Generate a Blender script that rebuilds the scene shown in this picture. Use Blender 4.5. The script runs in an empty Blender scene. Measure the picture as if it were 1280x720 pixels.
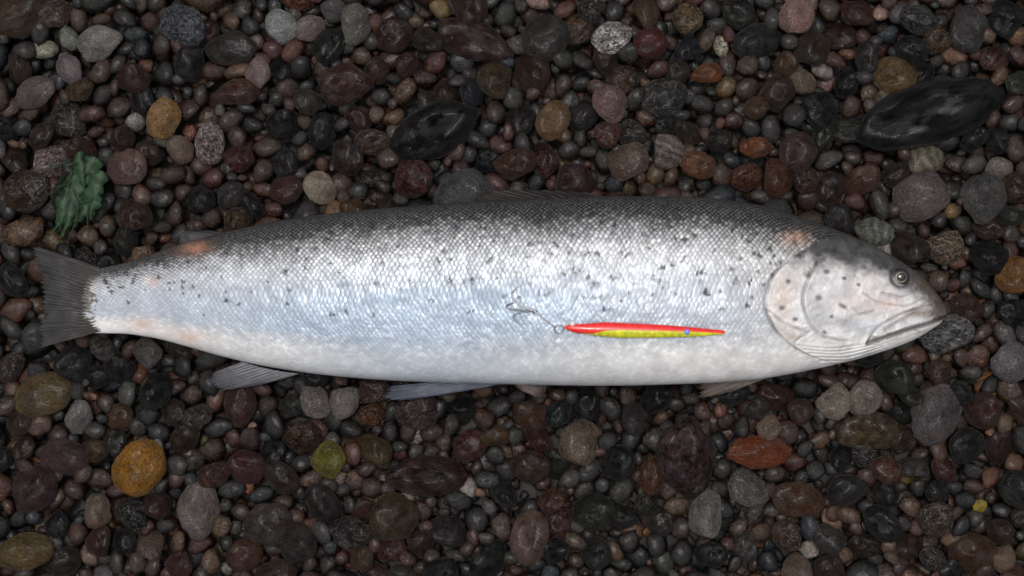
import bpy, bmesh, math, random
import numpy as np
from mathutils import Vector, noise as mnoise

random.seed(7)
rng = np.random.default_rng(11)
scene = bpy.context.scene
COL = scene.collection

# ------------------------------------------------------------------ camera, sky, sun, exposure
H = 0.93                     # camera height above the gravel, metres
K = 0.00045                  # metres of gravel per photo pixel
cam_d = bpy.data.cameras.new('camera')
cam = bpy.data.objects.new('camera', cam_d)
COL.objects.link(cam)
cam.location = (0, 0, H)
cam_d.sensor_width = 36
cam_d.lens = 36 * H / (1280 * K)
cam_d.clip_start = 0.01
cam_d.clip_end = 100
scene.camera = cam

SUN_EL, SUN_AZ = math.radians(81), math.radians(-25)      # azimuth from +y towards +x
world = bpy.data.worlds.new('World')
scene.world = world
world.use_nodes = True
wn, wl = world.node_tree.nodes, world.node_tree.links
bg = wn['Background']
sky = wn.new('ShaderNodeTexSky')
sky.sky_type = 'NISHITA'
sky.sun_disc = False
sky.sun_elevation = SUN_EL
sky.sun_rotation = SUN_AZ
sky.air_density = 1.0
sky.dust_density = 6.0
sky.ozone_density = 1.0
hs = wn.new('ShaderNodeHueSaturation')                   # overcast: the cloud takes most of the blue out
hs.inputs['Saturation'].default_value = 0.42
wl.new(sky.outputs[0], hs.inputs['Color'])
wl.new(hs.outputs[0], bg.inputs['Color'])
bg.inputs['Strength'].default_value = 0.118

sun_d = bpy.data.lights.new('sun', 'SUN')
sun_d.energy = 1.05
sun_d.angle = math.radians(10)
sun_d.color = (1.0, 0.97, 0.93)
sun = bpy.data.objects.new('sun', sun_d)
COL.objects.link(sun)
sd = Vector((math.sin(SUN_AZ) * math.cos(SUN_EL), math.cos(SUN_AZ) * math.cos(SUN_EL), math.sin(SUN_EL)))
sun.rotation_euler = (-sd).to_track_quat('-Z', 'Y').to_euler()
sun.location = sd * 3

scene.view_settings.view_transform = 'Standard'
scene.view_settings.look = 'None'
scene.view_settings.gamma = 1
scene.view_settings.use_curve_mapping = False
scene.view_settings.exposure = 0.0


# ------------------------------------------------------------------ helpers
def lin(c):
    c = np.asarray(c, float) / 255.0
    return np.where(c <= 0.04045, c / 12.92, ((c + 0.055) / 1.055) ** 2.4)


def P(x, y, z=0.0):
    """photo pixel seen on the horizontal plane at height z -> world point"""
    s = (H - z) / H
    return ((x - 640) * K * s, (360 - y) * K * s, z)


def pchip(xs, ys, x):
    xs, ys, x = np.asarray(xs, float), np.asarray(ys, float), np.asarray(x, float)
    h = np.diff(xs); d = np.diff(ys) / h
    m = np.zeros_like(ys)
    w1 = 2 * h[1:] + h[:-1]; w2 = h[1:] + 2 * h[:-1]
    ok = d[:-1] * d[1:] > 0
    with np.errstate(divide='ignore', invalid='ignore'):
        mm = (w1 + w2) / (w1 / d[:-1] + w2 / d[1:])
    m[1:-1] = np.where(ok, mm, 0)
    m[0], m[-1] = d[0], d[-1]
    i = np.clip(np.searchsorted(xs, x) - 1, 0, len(xs) - 2)
    t = np.clip((x - xs[i]) / h[i], 0, 1)
    return ((1 + 2 * t) * (1 - t) ** 2 * ys[i] + t * (1 - t) ** 2 * h[i] * m[i]
            + t * t * (3 - 2 * t) * ys[i + 1] + t * t * (t - 1) * h[i] * m[i + 1])


def sstep(a, b, x):
    t = np.clip((x - a) / (b - a), 0, 1)
    return t * t * (3 - 2 * t)


_tab = rng.random((257, 257))


def vnoise(x, y):
    xi = np.floor(x).astype(int); yi = np.floor(y).astype(int)
    fx = x - xi; fy = y - yi
    fx = fx * fx * (3 - 2 * fx); fy = fy * fy * (3 - 2 * fy)
    a = _tab[xi % 256, yi % 256]; b = _tab[(xi + 1) % 256, yi % 256]
    c = _tab[xi % 256, (yi + 1) % 256]; d = _tab[(xi + 1) % 256, (yi + 1) % 256]
    return (a * (1 - fx) + b * fx) * (1 - fy) + (c * (1 - fx) + d * fx) * fy


def fbm(x, y, n=4):
    s, a, t = 0, 0.5, 0
    for k in range(n):
        s = s + a * vnoise(x * 2 ** k + 17 * k, y * 2 ** k + 31 * k); t += a; a *= 0.5
    return s / t


def link(o, parent=None):
    COL.objects.link(o)
    if parent is not None:
        o.parent = parent
    return o


def tag(o, label=None, cat=None, group=None, kind=None):
    if label: o['label'] = label
    if cat: o['category'] = cat
    if group: o['group'] = group
    if kind: o['kind'] = kind
    return o


def grid_mesh(name, V, wrap, mat, parent=None, color=None, smooth=True, caps=False):
    """V: (n, m, 3) array of points; wrap closes the second direction"""
    n, m = V.shape[:2]
    idx = np.arange(n * m).reshape(n, m)
    if wrap:
        nx = np.roll(idx, -1, axis=1)
        q = np.stack([idx[:-1], idx[1:], nx[1:], nx[:-1]], -1).reshape(-1, 4)
    else:
        q = np.stack([idx[:-1, :-1], idx[1:, :-1], idx[1:, 1:], idx[:-1, 1:]], -1).reshape(-1, 4)
    me = bpy.data.meshes.new(name)
    nf = len(q)
    me.vertices.add(n * m)
    me.vertices.foreach_set('co', V.reshape(-1).astype(np.float32))
    me.loops.add(nf * 4)
    me.loops.foreach_set('vertex_index', q.reshape(-1).astype(np.int32))
    me.polygons.add(nf)
    me.polygons.foreach_set('loop_start', (np.arange(nf) * 4).astype(np.int32))
    me.update(calc_edges=True)
    me.validate()
    me.shade_smooth()
    if color is not None:
        at = me.color_attributes.new('Col', 'FLOAT_COLOR', 'POINT')
        at.data.foreach_set('color', color.reshape(-1).astype(np.float32))
    me.materials.append(mat)
    return link(bpy.data.objects.new(name, me), parent)


def from_bm(name, bm, mat, parent=None, smooth=True):
    me = bpy.data.meshes.new(name)
    bmesh.ops.recalc_face_normals(bm, faces=bm.faces)
    bm.to_mesh(me); bm.free()
    if smooth: me.shade_smooth()
    me.materials.append(mat)
    return link(bpy.data.objects.new(name, me), parent)


def tube(name, pts, rad, mat, parent=None, seg=10, closed=False):
    pts = [Vector(p) for p in pts]; n = len(pts)
    rad = [rad] * n if not hasattr(rad, '__len__') else rad
    V = np.zeros((n, seg, 3)); up = Vector((0.13, 0.2, 0.97)).normalized()
    for i, p in enumerate(pts):
        t = (pts[(i + 1) % n] - pts[i - 1]) if closed else (pts[min(i + 1, n - 1)] - pts[max(i - 1, 0)])
        t.normalize()
        a = t.cross(up)
        if a.length < 1e-4: a = t.cross(Vector((1, 0, 0)))
        a.normalize(); b = t.cross(a)
        for k in range(seg):
            th = 2 * math.pi * k / seg
            V[i, k] = p + (a * math.cos(th) + b * math.sin(th)) * rad[i]
    if closed:
        V = np.concatenate([V, V[:1]], 0)
    return grid_mesh(name, V, True, mat, parent)


# ------------------------------------------------------------------ materials
def new_mat(name):
    m = bpy.data.materials.new(name)
    m.use_nodes = True
    n = m.node_tree.nodes
    return m, n, m.node_tree.links, n['Principled BSDF']


def mathn(n, l, op, a, b=None, c=None):
    x = n.new('ShaderNodeMath'); x.operation = op
    for i, v in enumerate((a, b, c)):
        if v is None: continue
        if isinstance(v, (int, float)): x.inputs[i].default_value = v
        else: l.new(v, x.inputs[i])
    return x.outputs[0]


def stone_mat(name, source, style):
    m, n, l, bs = new_mat(name)
    tc = n.new('ShaderNodeTexCoord')
    if source == 'object':
        oi = n.new('ShaderNodeObjectInfo')
        colour = oi.outputs['Color']
        sc = n.new('ShaderNodeVectorMath'); sc.operation = 'SCALE'
        cx = n.new('ShaderNodeCombineXYZ')
        for i in range(3):
            l.new(mathn(n, l, 'MULTIPLY', oi.outputs['Random'], (37.0, 91.0, 53.0)[i]), cx.inputs[i])
        ad = n.new('ShaderNodeVectorMath'); ad.operation = 'ADD'
        l.new(tc.outputs['Object'], ad.inputs[0]); l.new(cx.outputs[0], ad.inputs[1])
        vec = ad.outputs[0]; S = 1.0                     # object space: stone radius is 1
    else:
        at = n.new('ShaderNodeVertexColor'); at.layer_name = 'Col'
        colour = at.outputs['Color']
        vec = tc.outputs['Object']; S = 110.0

    def nz(scale, detail=4, rough=0.6, dist=0.0):
        t = n.new('ShaderNodeTexNoise')
        t.inputs['Scale'].default_value = scale * S
        t.inputs['Detail'].default_value = detail
        t.inputs['Roughness'].default_value = rough
        t.inputs['Distortion'].default_value = dist
        l.new(vec, t.inputs['Vector'])
        return t

    def ramp(src, stops):
        r = n.new('ShaderNodeValToRGB')
        e = r.color_ramp.elements
        while len(e) < len(stops): e.new(0.5)
        for el, (p, v) in zip(e, stops):
            el.position = p; el.color = (v, v, v, 1)
        l.new(src, r.inputs['Fac'])
        return r.outputs['Color']

    def mul(a, b, f=1.0):
        x = n.new('ShaderNodeMix'); x.data_type = 'RGBA'; x.blend_type = 'MULTIPLY'
        x.inputs['Factor'].default_value = f
        l.new(a, x.inputs['A']); l.new(b, x.inputs['B'])
        return x.outputs['Result']

    big = nz(1.1, 5, 0.6, 0.4)
    c = mul(colour, ramp(big.outputs['Fac'], [(0.3, 0.5), (0.5, 0.95), (0.72, 1.5)]))
    fine = nz(9, 5, 0.75)
    c = mul(c, ramp(fine.outputs['Fac'], [(0.3, 0.35), (0.5, 0.95), (0.7, 1.9)]))
    hgt = fine.outputs['Fac']
    if source == 'attr':                                 # about half the gravel is grainy, the rest mottled
        v = n.new('ShaderNodeTexVoronoi'); v.inputs['Scale'].default_value = 8 * S
        l.new(vec, v.inputs['Vector'])
        sp = n.new('ShaderNodeSeparateColor'); l.new(v.outputs['Color'], sp.inputs[0])
        gr = mul(c, ramp(sp.outputs[0], [(0.0, 0.3), (0.3, 0.55), (0.36, 1.0), (0.8, 1.2), (0.86, 1.9)]))
        mx = n.new('ShaderNodeMix'); mx.data_type = 'RGBA'
        l.new(at.outputs['Alpha'], mx.inputs['Factor']); l.new(c, mx.inputs['A']); l.new(gr, mx.inputs['B'])
        c = mul(mx.outputs['Result'], ramp(nz(2.6, 6, 0.8).outputs['Fac'], [(0.32, 0.5), (0.5, 1.0), (0.68, 1.7)]))
    if style == 'granite':
        v = n.new('ShaderNodeTexVoronoi'); v.inputs['Scale'].default_value = 9 * S
        l.new(vec, v.inputs['Vector'])
        sp = n.new('ShaderNodeSeparateColor'); l.new(v.outputs['Color'], sp.inputs[0])
        c = mul(c, ramp(sp.outputs[0], [(0.0, 0.22), (0.3, 0.5), (0.34, 1.0), (0.8, 1.25), (0.85, 2.1)]))
    if style == 'banded':
        w = n.new('ShaderNodeTexWave'); w.inputs['Scale'].default_value = 0.75 * S
        w.inputs['Distortion'].default_value = 9; w.inputs['Detail'].default_value = 5
        l.new(vec, w.inputs['Vector'])
        c = mul(c, ramp(w.outputs['Fac'], [(0.0, 0.55), (0.5, 1.0), (1.0, 1.5)]), 0.8)
    if style == 'veined':
        t = nz(1.6, 3, 0.5, 1.2)
        ab = mathn(n, l, 'ABSOLUTE', mathn(n, l, 'SUBTRACT', t.outputs['Fac'], 0.5))
        mx = n.new('ShaderNodeMix'); mx.data_type = 'RGBA'
        l.new(ramp(ab, [(0.0, 0.75), (0.018, 0.0)]), mx.inputs['Factor'])
        l.new(c, mx.inputs['A']); mx.inputs['B'].default_value = (0.32, 0.29, 0.26, 1)
        c = mx.outputs['Result']
    if style == 'pitted':
        v = n.new('ShaderNodeTexVoronoi'); v.inputs['Scale'].default_value = 5.5 * S
        l.new(vec, v.inputs['Vector'])
        pit = ramp(v.outputs['Distance'], [(0.0, 0.35), (0.12, 0.6), (0.26, 1.0)])
        c = mul(c, pit, 0.85)
        hgt = mathn(n, l, 'ADD', hgt, mathn(n, l, 'MULTIPLY', mathn(n, l, 'MINIMUM', v.outputs['Distance'], 0.22), 1.6))
    l.new(c, bs.inputs['Base Color'])
    wet = nz(1.7, 2, 0.5)
    rg = n.new('ShaderNodeMapRange')
    rg.inputs['From Min'].default_value = 0.35; rg.inputs['From Max'].default_value = 0.65
    rg.inputs['To Min'].default_value = 0.14; rg.inputs['To Max'].default_value = 0.62
    l.new(wet.outputs['Fac'], rg.inputs['Value']); l.new(rg.outputs[0], bs.inputs['Roughness'])
    bs.inputs['Specular IOR Level'].default_value = 0.38
    l.new(ramp(nz(2.3, 3, 0.6).outputs['Fac'], [(0.42, 0.0), (0.58, 0.8)]), bs.inputs['Coat Weight'])
    bs.inputs['Coat Roughness'].default_value = 0.09
    bs.inputs['Coat IOR'].default_value = 1.33
    bp = n.new('ShaderNodeBump')
    bp.inputs['Strength'].default_value = 0.75
    bp.inputs['Distance'].default_value = 0.07 if source == 'object' else 0.0011
    l.new(hgt, bp.inputs['Height']); l.new(bp.outputs[0], bs.inputs['Normal'])
    bc = n.new('ShaderNodeBump'); bc.inputs['Strength'].default_value = 0.22
    bc.inputs['Distance'].default_value = bp.inputs['Distance'].default_value
    l.new(hgt, bc.inputs['Height']); l.new(bc.outputs[0], bs.inputs['Coat Normal'])
    return m




def stone_rgb(rgb):
    c = lin(rgb)
    g = c @ np.array([.3, .55, .15])
    sat = (c.max() - c.min()) / max(c.max(), 1e-4)
    k = 1.0 if sat < .8 else 0.90                        # only the few strongly coloured stones keep their full hue
    c = g + (c - g) * k
    return c * (0.44 if g < .11 else 0.66)


STYLES = ['plain', 'granite', 'banded', 'veined', 'pitted']
STONE = {s: stone_mat('stone_' + s, 'object', s) for s in STYLES}
GRAVEL = stone_mat('gravel_stone', 'attr', 'plain')

FISH, n_, l_, b_ = new_mat('fish_skin')
b_.inputs['Specular IOR Level'].default_value = 0.35
b_.inputs['Coat Roughness'].default_value = 0.16
at = n_.new('ShaderNodeVertexColor'); at.layer_name = 'Col'
l_.new(at.outputs['Color'], b_.inputs['Base Color'])
l_.new(mathn(n_, l_, 'MULTIPLY', at.outputs['Alpha'], 0.26), b_.inputs['Metallic'])
l_.new(mathn(n_, l_, 'MULTIPLY_ADD', at.outputs['Alpha'], 0.42, 0.06), b_.inputs['Coat Weight'])
tc = n_.new('ShaderNodeTexCoord')
nz = n_.new('ShaderNodeTexNoise'); nz.inputs['Scale'].default_value = 700; nz.inputs['Detail'].default_value = 3
l_.new(tc.outputs['Object'], nz.inputs['Vector'])
rr = n_.new('ShaderNodeMapRange'); rr.inputs['To Min'].default_value = 0.32; rr.inputs['To Max'].default_value = 0.58
l_.new(nz.outputs['Fac'], rr.inputs['Value']); l_.new(rr.outputs[0], b_.inputs['Roughness'])
bp = n_.new('ShaderNodeBump'); bp.inputs['Strength'].default_value = 0.25; bp.inputs['Distance'].default_value = 0.0003
l_.new(nz.outputs['Fac'], bp.inputs['Height']); l_.new(bp.outputs[0], b_.inputs['Normal'])


def simple_mat(name, rgb, rough=0.4, metal=0.0, coat=0.0, vary=0.15, scale=300):
    m, n, l, b = new_mat(name)
    t = n.new('ShaderNodeTexNoise'); t.inputs['Scale'].default_value = scale; t.inputs['Detail'].default_value = 4
    tcx = n.new('ShaderNodeTexCoord'); l.new(tcx.outputs['Object'], t.inputs['Vector'])
    r = n.new('ShaderNodeValToRGB')
    for el, f in zip(r.color_ramp.elements, (1 - vary, 1 + vary)):
        el.color = tuple(min(1, x * f) for x in rgb) + (1,)
    r.color_ramp.elements[0].position = 0.3; r.color_ramp.elements[1].position = 0.7
    l.new(t.outputs['Fac'], r.inputs['Fac']); l.new(r.outputs[0], b.inputs['Base Color'])
    b.inputs['Roughness'].default_value = rough
    b.inputs['Metallic'].default_value = metal
    b.inputs['Coat Weight'].default_value = coat
    return m


STEEL = simple_mat('hook_steel', (0.30, 0.30, 0.31), 0.3, 0.9)
RED = simple_mat('lure_red', (0.85, 0.022, 0.018), 0.28, 0, 0.5, 0.25, 420)
YELLOW = simple_mat('lure_yellow', (0.56, 0.55, 0.010), 0.28, 0, 0.5, 0.3, 420)
BLUE = simple_mat('lure_eye_blue', (0.16, 0.26, 0.75), 0.25, 0, 0.5)
PEARL = simple_mat('lure_bead', (0.7, 0.7, 0.68), 0.2, 0, 0.5)
PUPIL = simple_mat('eye_pupil', (0.006, 0.006, 0.008), 0.08, 0, 1.0)
WEED = simple_mat('green_weed', (0.011, 0.036, 0.011), 0.6, 0, 0.0, 0.6, 260)
SAND = simple_mat('wet_sand', (0.009, 0.008, 0.007), 0.6, 0, 0, 0.5, 900)

# ------------------------------------------------------------------ ground under the pebbles
bm = bmesh.new()
bmesh.ops.create_grid(bm, x_segments=60, y_segments=40, size=0.5)
for v in bm.verts:
    v.co.x *= 1.4
    v.co.z = -0.021 + 0.002 * mnoise.noise(v.co * 30)
tag(from_bm('ground', bm, SAND), kind='structure')


# ------------------------------------------------------------------ fish outline (photo pixels)
def fx(x):                    # places along the fish
    x = np.asarray(x, float)
    return np.where(x < 450, 450 - (450 - x) * 1.1,
                    np.where(x < 864, 450 + (x - 450) * 1.2077, 950 + (x - 864) * 1.084))


UP = np.array([(124, 339), (150, 341), (200, 343), (250, 331), (290, 317), (320, 306), (360, 293), (450, 277), (550, 262), (620, 255),
               (700, 250), (760, 249), (800, 252), (870, 264), (920, 278), (960, 293), (1000, 311), (1030, 329), (1055, 350),
               (1070, 369), (1076, 381), (1078.4, 390)], float)
LO = np.array([(124, 417), (150, 417), (200, 414), (250, 416), (290, 423), (330, 436), (400, 456), (500, 471), (600, 478), (700, 481),
               (800, 479), (860, 474), (900, 467), (960, 453), (1000, 441), (1040, 425), (1062, 411), (1074, 401), (1078.4, 394)], float)
WD = np.array([(92, 2.6), (112, 5.5), (140, 9), (180, 17), (280, 33), (400, 46), (550, 53), (700, 61), (850, 61), (950, 56), (1050, 45),
               (1120, 34), (1160, 21), (1176, 11), (1183, 3)], float)
X0, X1 = float(fx(124)), float(fx(1078.4))


UPX = np.array([91.4, 120, 150, 185, 230, 290, 360, 450, 550, 650, 760, 860, 945, 985, 1054, 1097, 1130, 1157, 1173, 1180, 1182.4])
UPY = np.array([339, 336, 330, 319, 304, 288, 274, 263, 255, 249, 245.5, 246, 256, 267, 291, 310, 330, 351, 370, 381, 390.])
LOX = np.concatenate([[91.4, 120, 150, 190, 230, 280, 340, 420, 500], fx(LO[8:, 0])])
LOY = np.concatenate([[417, 416.5, 417, 422, 432, 446, 459, 470, 476], np.maximum(LO[8:, 1], [480, 482] + [0] * 9)])
def top_of(x): return pchip(UPX, UPY, x)
def bot_of(x): return pchip(LOX, LOY, x)
def wid_of(x): return pchip(WD[:, 0], WD[:, 1], x)
def zc_of(x): return 0.0065 + wid_of(x) * K * 0.98


SE = 2.5


def surf_z(x, y, inside=0.98):
    """height of the fish's upper side above the gravel at photo pixel (x, y)"""
    t, b = float(top_of(x)), float(bot_of(x))
    s = min(inside, abs((y - (t + b) / 2) / max(1e-3, (b - t) / 2)))
    return float(zc_of(x)) + float(wid_of(x)) * K * (1 - s ** SE) ** (1 / SE)


def PF(x, y, lift=0.0):
    z = surf_z(x, y) + lift * K
    s = (H - float(zc_of(x))) / H
    return ((x - 640) * K * s, (360 - y) * K * s, z)


fish = tag(link(bpy.data.objects.new('fish', None)),
           'large silver fish with dark speckled back lying on its side on the pebbles', 'fish')

# ---- body: one continuous skin from tail base to snout, with raised scales
NX, NT, NB = 1420, 330, 56
xs = np.concatenate([np.linspace(X0, X1 - 10, NX - 40), X1 - 10 * (1 - np.linspace(0, 1, 41)[1:]) ** 2])
xs[-1] = X1 - 0.02
ph = np.concatenate([np.linspace(-math.pi / 2, math.pi / 2, NT), np.linspace(math.pi / 2, 3 * math.pi / 2, NB + 2)[1:-1]])
tp, bt, wd, zc = top_of(xs), bot_of(xs), wid_of(xs), zc_of(xs)
yc, hh = (tp + bt) / 2, np.maximum((bt - tp) / 2, 0.4)
sn, cs = np.sin(ph), np.cos(ph)
e = 2 / SE
sy = np.sign(sn) * np.abs(sn) ** e
sz = np.sign(cs) * np.abs(cs) ** e
X = np.repeat(xs[:, None], NT + NB, 1)
Y = yc[:, None] + hh[:, None] * sy[None]
Zr = wd[:, None] * sz[None]                              # pixels above the mid plane
Q = (Y - tp[:, None]) / np.maximum(bt - tp, 1)[:, None]  # 0 back .. 1 belly
under = np.broadcast_to(cs[None] < 0, X.shape)

# scales: a staggered lattice over length and girth
arc = (ph + math.pi / 2) / math.pi                       # 0 back edge, 1 belly edge
PU = 6.3
u = X / PU + 1.1 * (vnoise(X / 55, Y / 40) - 0.5) + 0.5 * (vnoise(X / 13, Y / 13) - 0.5)
ROWS = 74
v = np.broadcast_to((arc * ROWS)[None], X.shape) + 1.4 * (vnoise(X / 60 + 9, Y / 45) - 0.5) + 0.6 * (vnoise(X / 14 + 5, Y / 14) - 0.5)
best = np.full(X.shape, 9.0); second = np.full(X.shape, 9.0)
cdx = np.zeros_like(X); ci = np.zeros_like(X); cj = np.zeros_like(X)
j0 = np.round(v)
for dj in (-1, 0, 1):
    jj = j0 + dj
    off = 0.5 * np.mod(jj, 2)
    i0 = np.round(u - off)
    for di in (0, 1, -1):
        ii = i0 + di
        jx = 0.26 * (_tab[(ii.astype(int) * 7 + jj.astype(int) * 3) % 256, jj.astype(int) % 256] - 0.5)
        dx = u - off - ii - jx
        d = np.hypot(dx * 1.0, (v - jj) * 0.56)
        nb = d < best
        second = np.where(nb, best, np.minimum(second, d))
        cdx = np.where(nb, dx, cdx); ci = np.where(nb, ii, ci); cj = np.where(nb, jj, cj)
        best = np.where(nb, d, best)
edge = sstep(0.0, 0.24, second - best) * (1 - 0.5 * sstep(0.2, 0.42, -cdx))                   # 0 on the joint between scales, 1 inside
hsh = _tab[(ci.astype(int) * 13 + cj.astype(int) * 5) % 256, (cj.astype(int) * 11 + ci.astype(int)) % 256]

# head plate boundary (gill opening) and masks
GY = [285, 305, 325, 350, 378, 405, 425, 440, 452, 462, 480]
GX = [1060, 1012, 978, 956, 949, 958, 976, 1000, 1034, 1075, 1130]
gx = pchip(GY, GX, np.clip(Y, 285, 480))
head = sstep(-1.2, 1.2, X - gx)
gillgap = np.exp(-((X - gx + 1.0) / 2.4) ** 2) * sstep(318, 335, Y) * (1 - sstep(452, 462, Y))
tailbase = 1 - sstep(X0 + 4, X0 + 46, X + 14 * (vnoise(Y / 7, X / 30) - 0.5))
scaly = (1 - head)

# colours: pigment, with shade painted into the mouth, plate and gill creases
nz1 = fbm(X / 60, Y / 40); nz2 = fbm(X / 9, Y / 9, 3); nz3 = fbm(X / 170 + 4, Y / 60 + 3)
dorsal = lin((15, 14, 15)); silver = lin((206, 209, 213)); belly = lin((229, 227, 224)); bluish = lin((168, 183, 199))
qn = Q + 0.07 * (nz1 - 0.5) + 0.05 * (nz3 - .5) + 0.05 * (hsh - .5)
m_d = 1 - sstep(0.03, 0.37, qn)
m_b = sstep(0.68, 0.86, qn)
base = silver[None, None] * np.ones(X.shape + (1,))
bl = np.clip(np.exp(-((X - 560) / 240) ** 2) * np.exp(-((Y - 425) / 80) ** 2) * 1.0 + 0.45 * sstep(0.3, 0.55, Q), 0, 1)[..., None]
base = base * (1 - bl) + bluish * bl
wm = (sstep(840, 1000, X) * 0.5)[..., None]
base = base * (1 - wm) + lin((204, 198, 192)) * wm
mb2 = (m_b * (1 - 0.62 * np.exp(-((X - 540) / 170) ** 2)))[..., None]
base = base * (1 - mb2) + belly * mb2
scale_c = base * (0.84 + 0.24 * hsh[..., None] ** 2 + .06) * (0.80 + 0.36 * fbm(X / 19, Y / 15, 4)[..., None])
# back: dark skin with pale scale centres, fading down the flank
cen = np.exp(-(np.hypot(best, 0.0) / 0.27) ** 2)
dk = np.clip(m_d * 1.12, 0, 1)
back_c = dorsal + (lin((196, 195, 193)) - dorsal) * (cen * (0.24 + 0.76 * (1 - sstep(0.35, 1.0, dk))) * (0.6 + 0.6 * hsh))[..., None]
col = scale_c * (1 - dk[..., None]) + back_c * dk[..., None]
pat = sstep(0.5, 0.62, fbm(X / 46 + 7, Y / 26 + 2, 3)) * sstep(0.02, 0.06, Q) * (1 - sstep(0.16, 0.34, Q)) * 0.25
patch = (pat * (1 - 0.45 * cen))[..., None] * scaly[..., None]
col = col * (1 - patch) + dorsal * 1.6 * patch
jc = (0.20 + 0.66 * (1 - sstep(0.16, 0.55, qn)) - 0.12 * m_b) * (0.45 + 1.0 * fbm(X / 24 + 8, Y / 18, 3))      # how dark the joints between scales are
jl = (jc * (1 - edge) * scaly)[..., None]
col = col * (1 - jl) + (col * 0.16 + dorsal * 0.5) * jl
# lateral line, a row of darker pores
ll = np.exp(-((Q - 0.435 - 0.02 * np.sin(X / 170)) / 0.006) ** 2) * scaly
col = col * (1 - 0.12 * ll[..., None])
# faint tail base: thin skin, greyer
fb = (sstep(-3, 6, hsh * 18 + 18 + 10 * (vnoise(Y / 9, X * 0) - .5) - (X - X0)) * (0.75 + .25 * edge))[..., None]
col = col * (1 - fb) + lin((92, 84, 76)) * fb * (0.6 + 0.8 * nz2[..., None])
tb = (tailbase * (0.40 + 0.6 * (vnoise(X / 4, Y / 3) > 0.55)))[..., None]
col = col * (1 - 0.5 * tb) + lin((120, 112, 104)) * 0.5 * tb

for (x, y, a, b) in [(246, 311, 20, 9), (182, 405, 15, 9), (236, 420, 22, 9), (196, 352, 9, 6), (985, 300, 16, 9)]:
    g = np.exp(-(((X - x) / a) ** 2 + ((Y - y) / b) ** 2)) * (0.2 + 0.9 * (fbm(X / 7, Y / 6, 3))) * .85
    g = (g * (0.5 + 0.5 * cen))[..., None].clip(0, 1)
    col = col * (1 - g) + lin((200, 142, 108)) * g

# small dark spots
spots = []
for k in range(230):
    x = rng.uniform(130, 1000); q = abs(rng.normal(0.24, 0.17)) if rng.random() < .8 else rng.uniform(.1, .62)
    if q > 0.7 or q < 0.05: continue
    spots.append((x, q, rng.uniform(1.2, 2.5) * (1.25 if x > 640 else 1.0)))
for k in range(26):
    spots.append((rng.uniform(640, 955), rng.uniform(.22, .6), rng.uniform(1.8, 3.4)))
dark = np.zeros_like(X)
for x, q, r in spots:
    y = float(top_of(x)) + q * float(bot_of(x) - top_of(x))
    a0, a1 = np.searchsorted(xs, (x - 12, x + 12))
    if a1 - a0 < 2: continue
    sw_ = rng.uniform(.6, .98)
    sx, syy = X[a0:a1], Y[a0:a1]
    for b in range(3):
        ox, oy = rng.normal(0, r * .5, 2); an = rng.uniform(0, 3.14); el = rng.uniform(1.2, 2.6)
        dx, dy = sx - x - ox, syy - y - oy
        p1 = dx * math.cos(an) + dy * math.sin(an); p2 = -dx * math.sin(an) + dy * math.cos(an)
        g = np.exp(-((p1 / (r * .62 * el)) ** 2 + (p2 / (r * .62)) ** 2) ** 1.6)
        dark[a0:a1] = np.maximum(dark[a0:a1], g * sw_)
dark *= scaly * (~under)
col = col * (1 - dark[..., None]) + lin((34, 34, 40)) * dark[..., None]

# ---- head: bare skin, plates, dark crown, spots
disp = np.zeros_like(X)
cheek = lin((224, 222, 221)); jawc = lin((220, 219, 215)); crown = lin((26, 24, 24)); snoutc = lin((84, 74, 64))
hc = cheek * (0.60 + 0.66 * fbm(X / 17, Y / 10, 5)[..., None]) * (0.84 + 0.32 * fbm(X / 4, Y / 4, 3)[..., None])
blush = (np.exp(-((X - 968) / 16) ** 2 - ((Y - 372) / 30) ** 2) * 0.42 * (.4 + nz1))[..., None].clip(0, 1)
hc = hc * (1 - blush) + lin((198, 170, 148)) * blush
pk = (np.exp(-((X - 1060) / 40) ** 2 - ((Y - 372) / 26) ** 2) * 0.35)[..., None]
hc = hc * (1 - pk) + lin((208, 190, 182)) * pk
pg = (np.exp(-((X - 1012) / 17) ** 2 - ((Y - 388) / 24) ** 2) * 0.6 * (.4 + nz1))[..., None].clip(0, 1)
hc = hc * (1 - pg) + lin((160, 163, 168)) * pg
for (bx, by, ba, bb, bc, bf) in [(1080, 408, 26, 9, (168, 176, 188), .5), (1036, 356, 18, 12, (182, 186, 196), .5), (1100, 380, 22, 8, (206, 176, 164), .55),
                             (1046, 402, 15, 10, (150, 150, 154), .5), (980, 420, 14, 9, (176, 160, 148), .6), (1140, 392, 16, 6, (120, 100, 82), .6), (1085, 352, 14, 9, (190, 178, 172), .4)]:
    bw = (np.exp(-((X - bx) / ba) ** 2 - ((Y - by) / bb) ** 2) * bf * (0.3 + 1.3 * fbm(X / 8 + bx, Y / 6, 4)))[..., None].clip(0, 1)
    hc = hc * (1 - bw) + lin(bc) * bw
lowj = sstep(-6, 8, Y - (420 - (X - 1040) * 0.14))[..., None]
hc = hc * (1 - lowj) + jawc * lowj * (0.78 + 0.4 * nz2[..., None])
crown_y = pchip([940, 1000, 1060, 1100, 1135, 1165, 1190], [322, 330, 337, 342, 361, 381, 393], X)
ct = Y - crown_y + 26 * (fbm(X / 13, Y / 10, 5) - .5)
cm = ((1 - sstep(-16, 16, ct)) * (0.86 + .14 * nz2))[..., None]
hc = hc * (1 - cm) + crown * (0.6 + 1.3 * nz2[..., None]) * cm
sm = (sstep(1128, 1164, X - (Y - 372) * .35 + 26 * (fbm(X / 9, Y / 8, 4) - .5)) * (1 - sstep(398, 404, Y)) * .85)[..., None]
hc = hc * (1 - sm) + snoutc * (0.5 + 1.0 * nz2[..., None]) * sm


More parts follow.
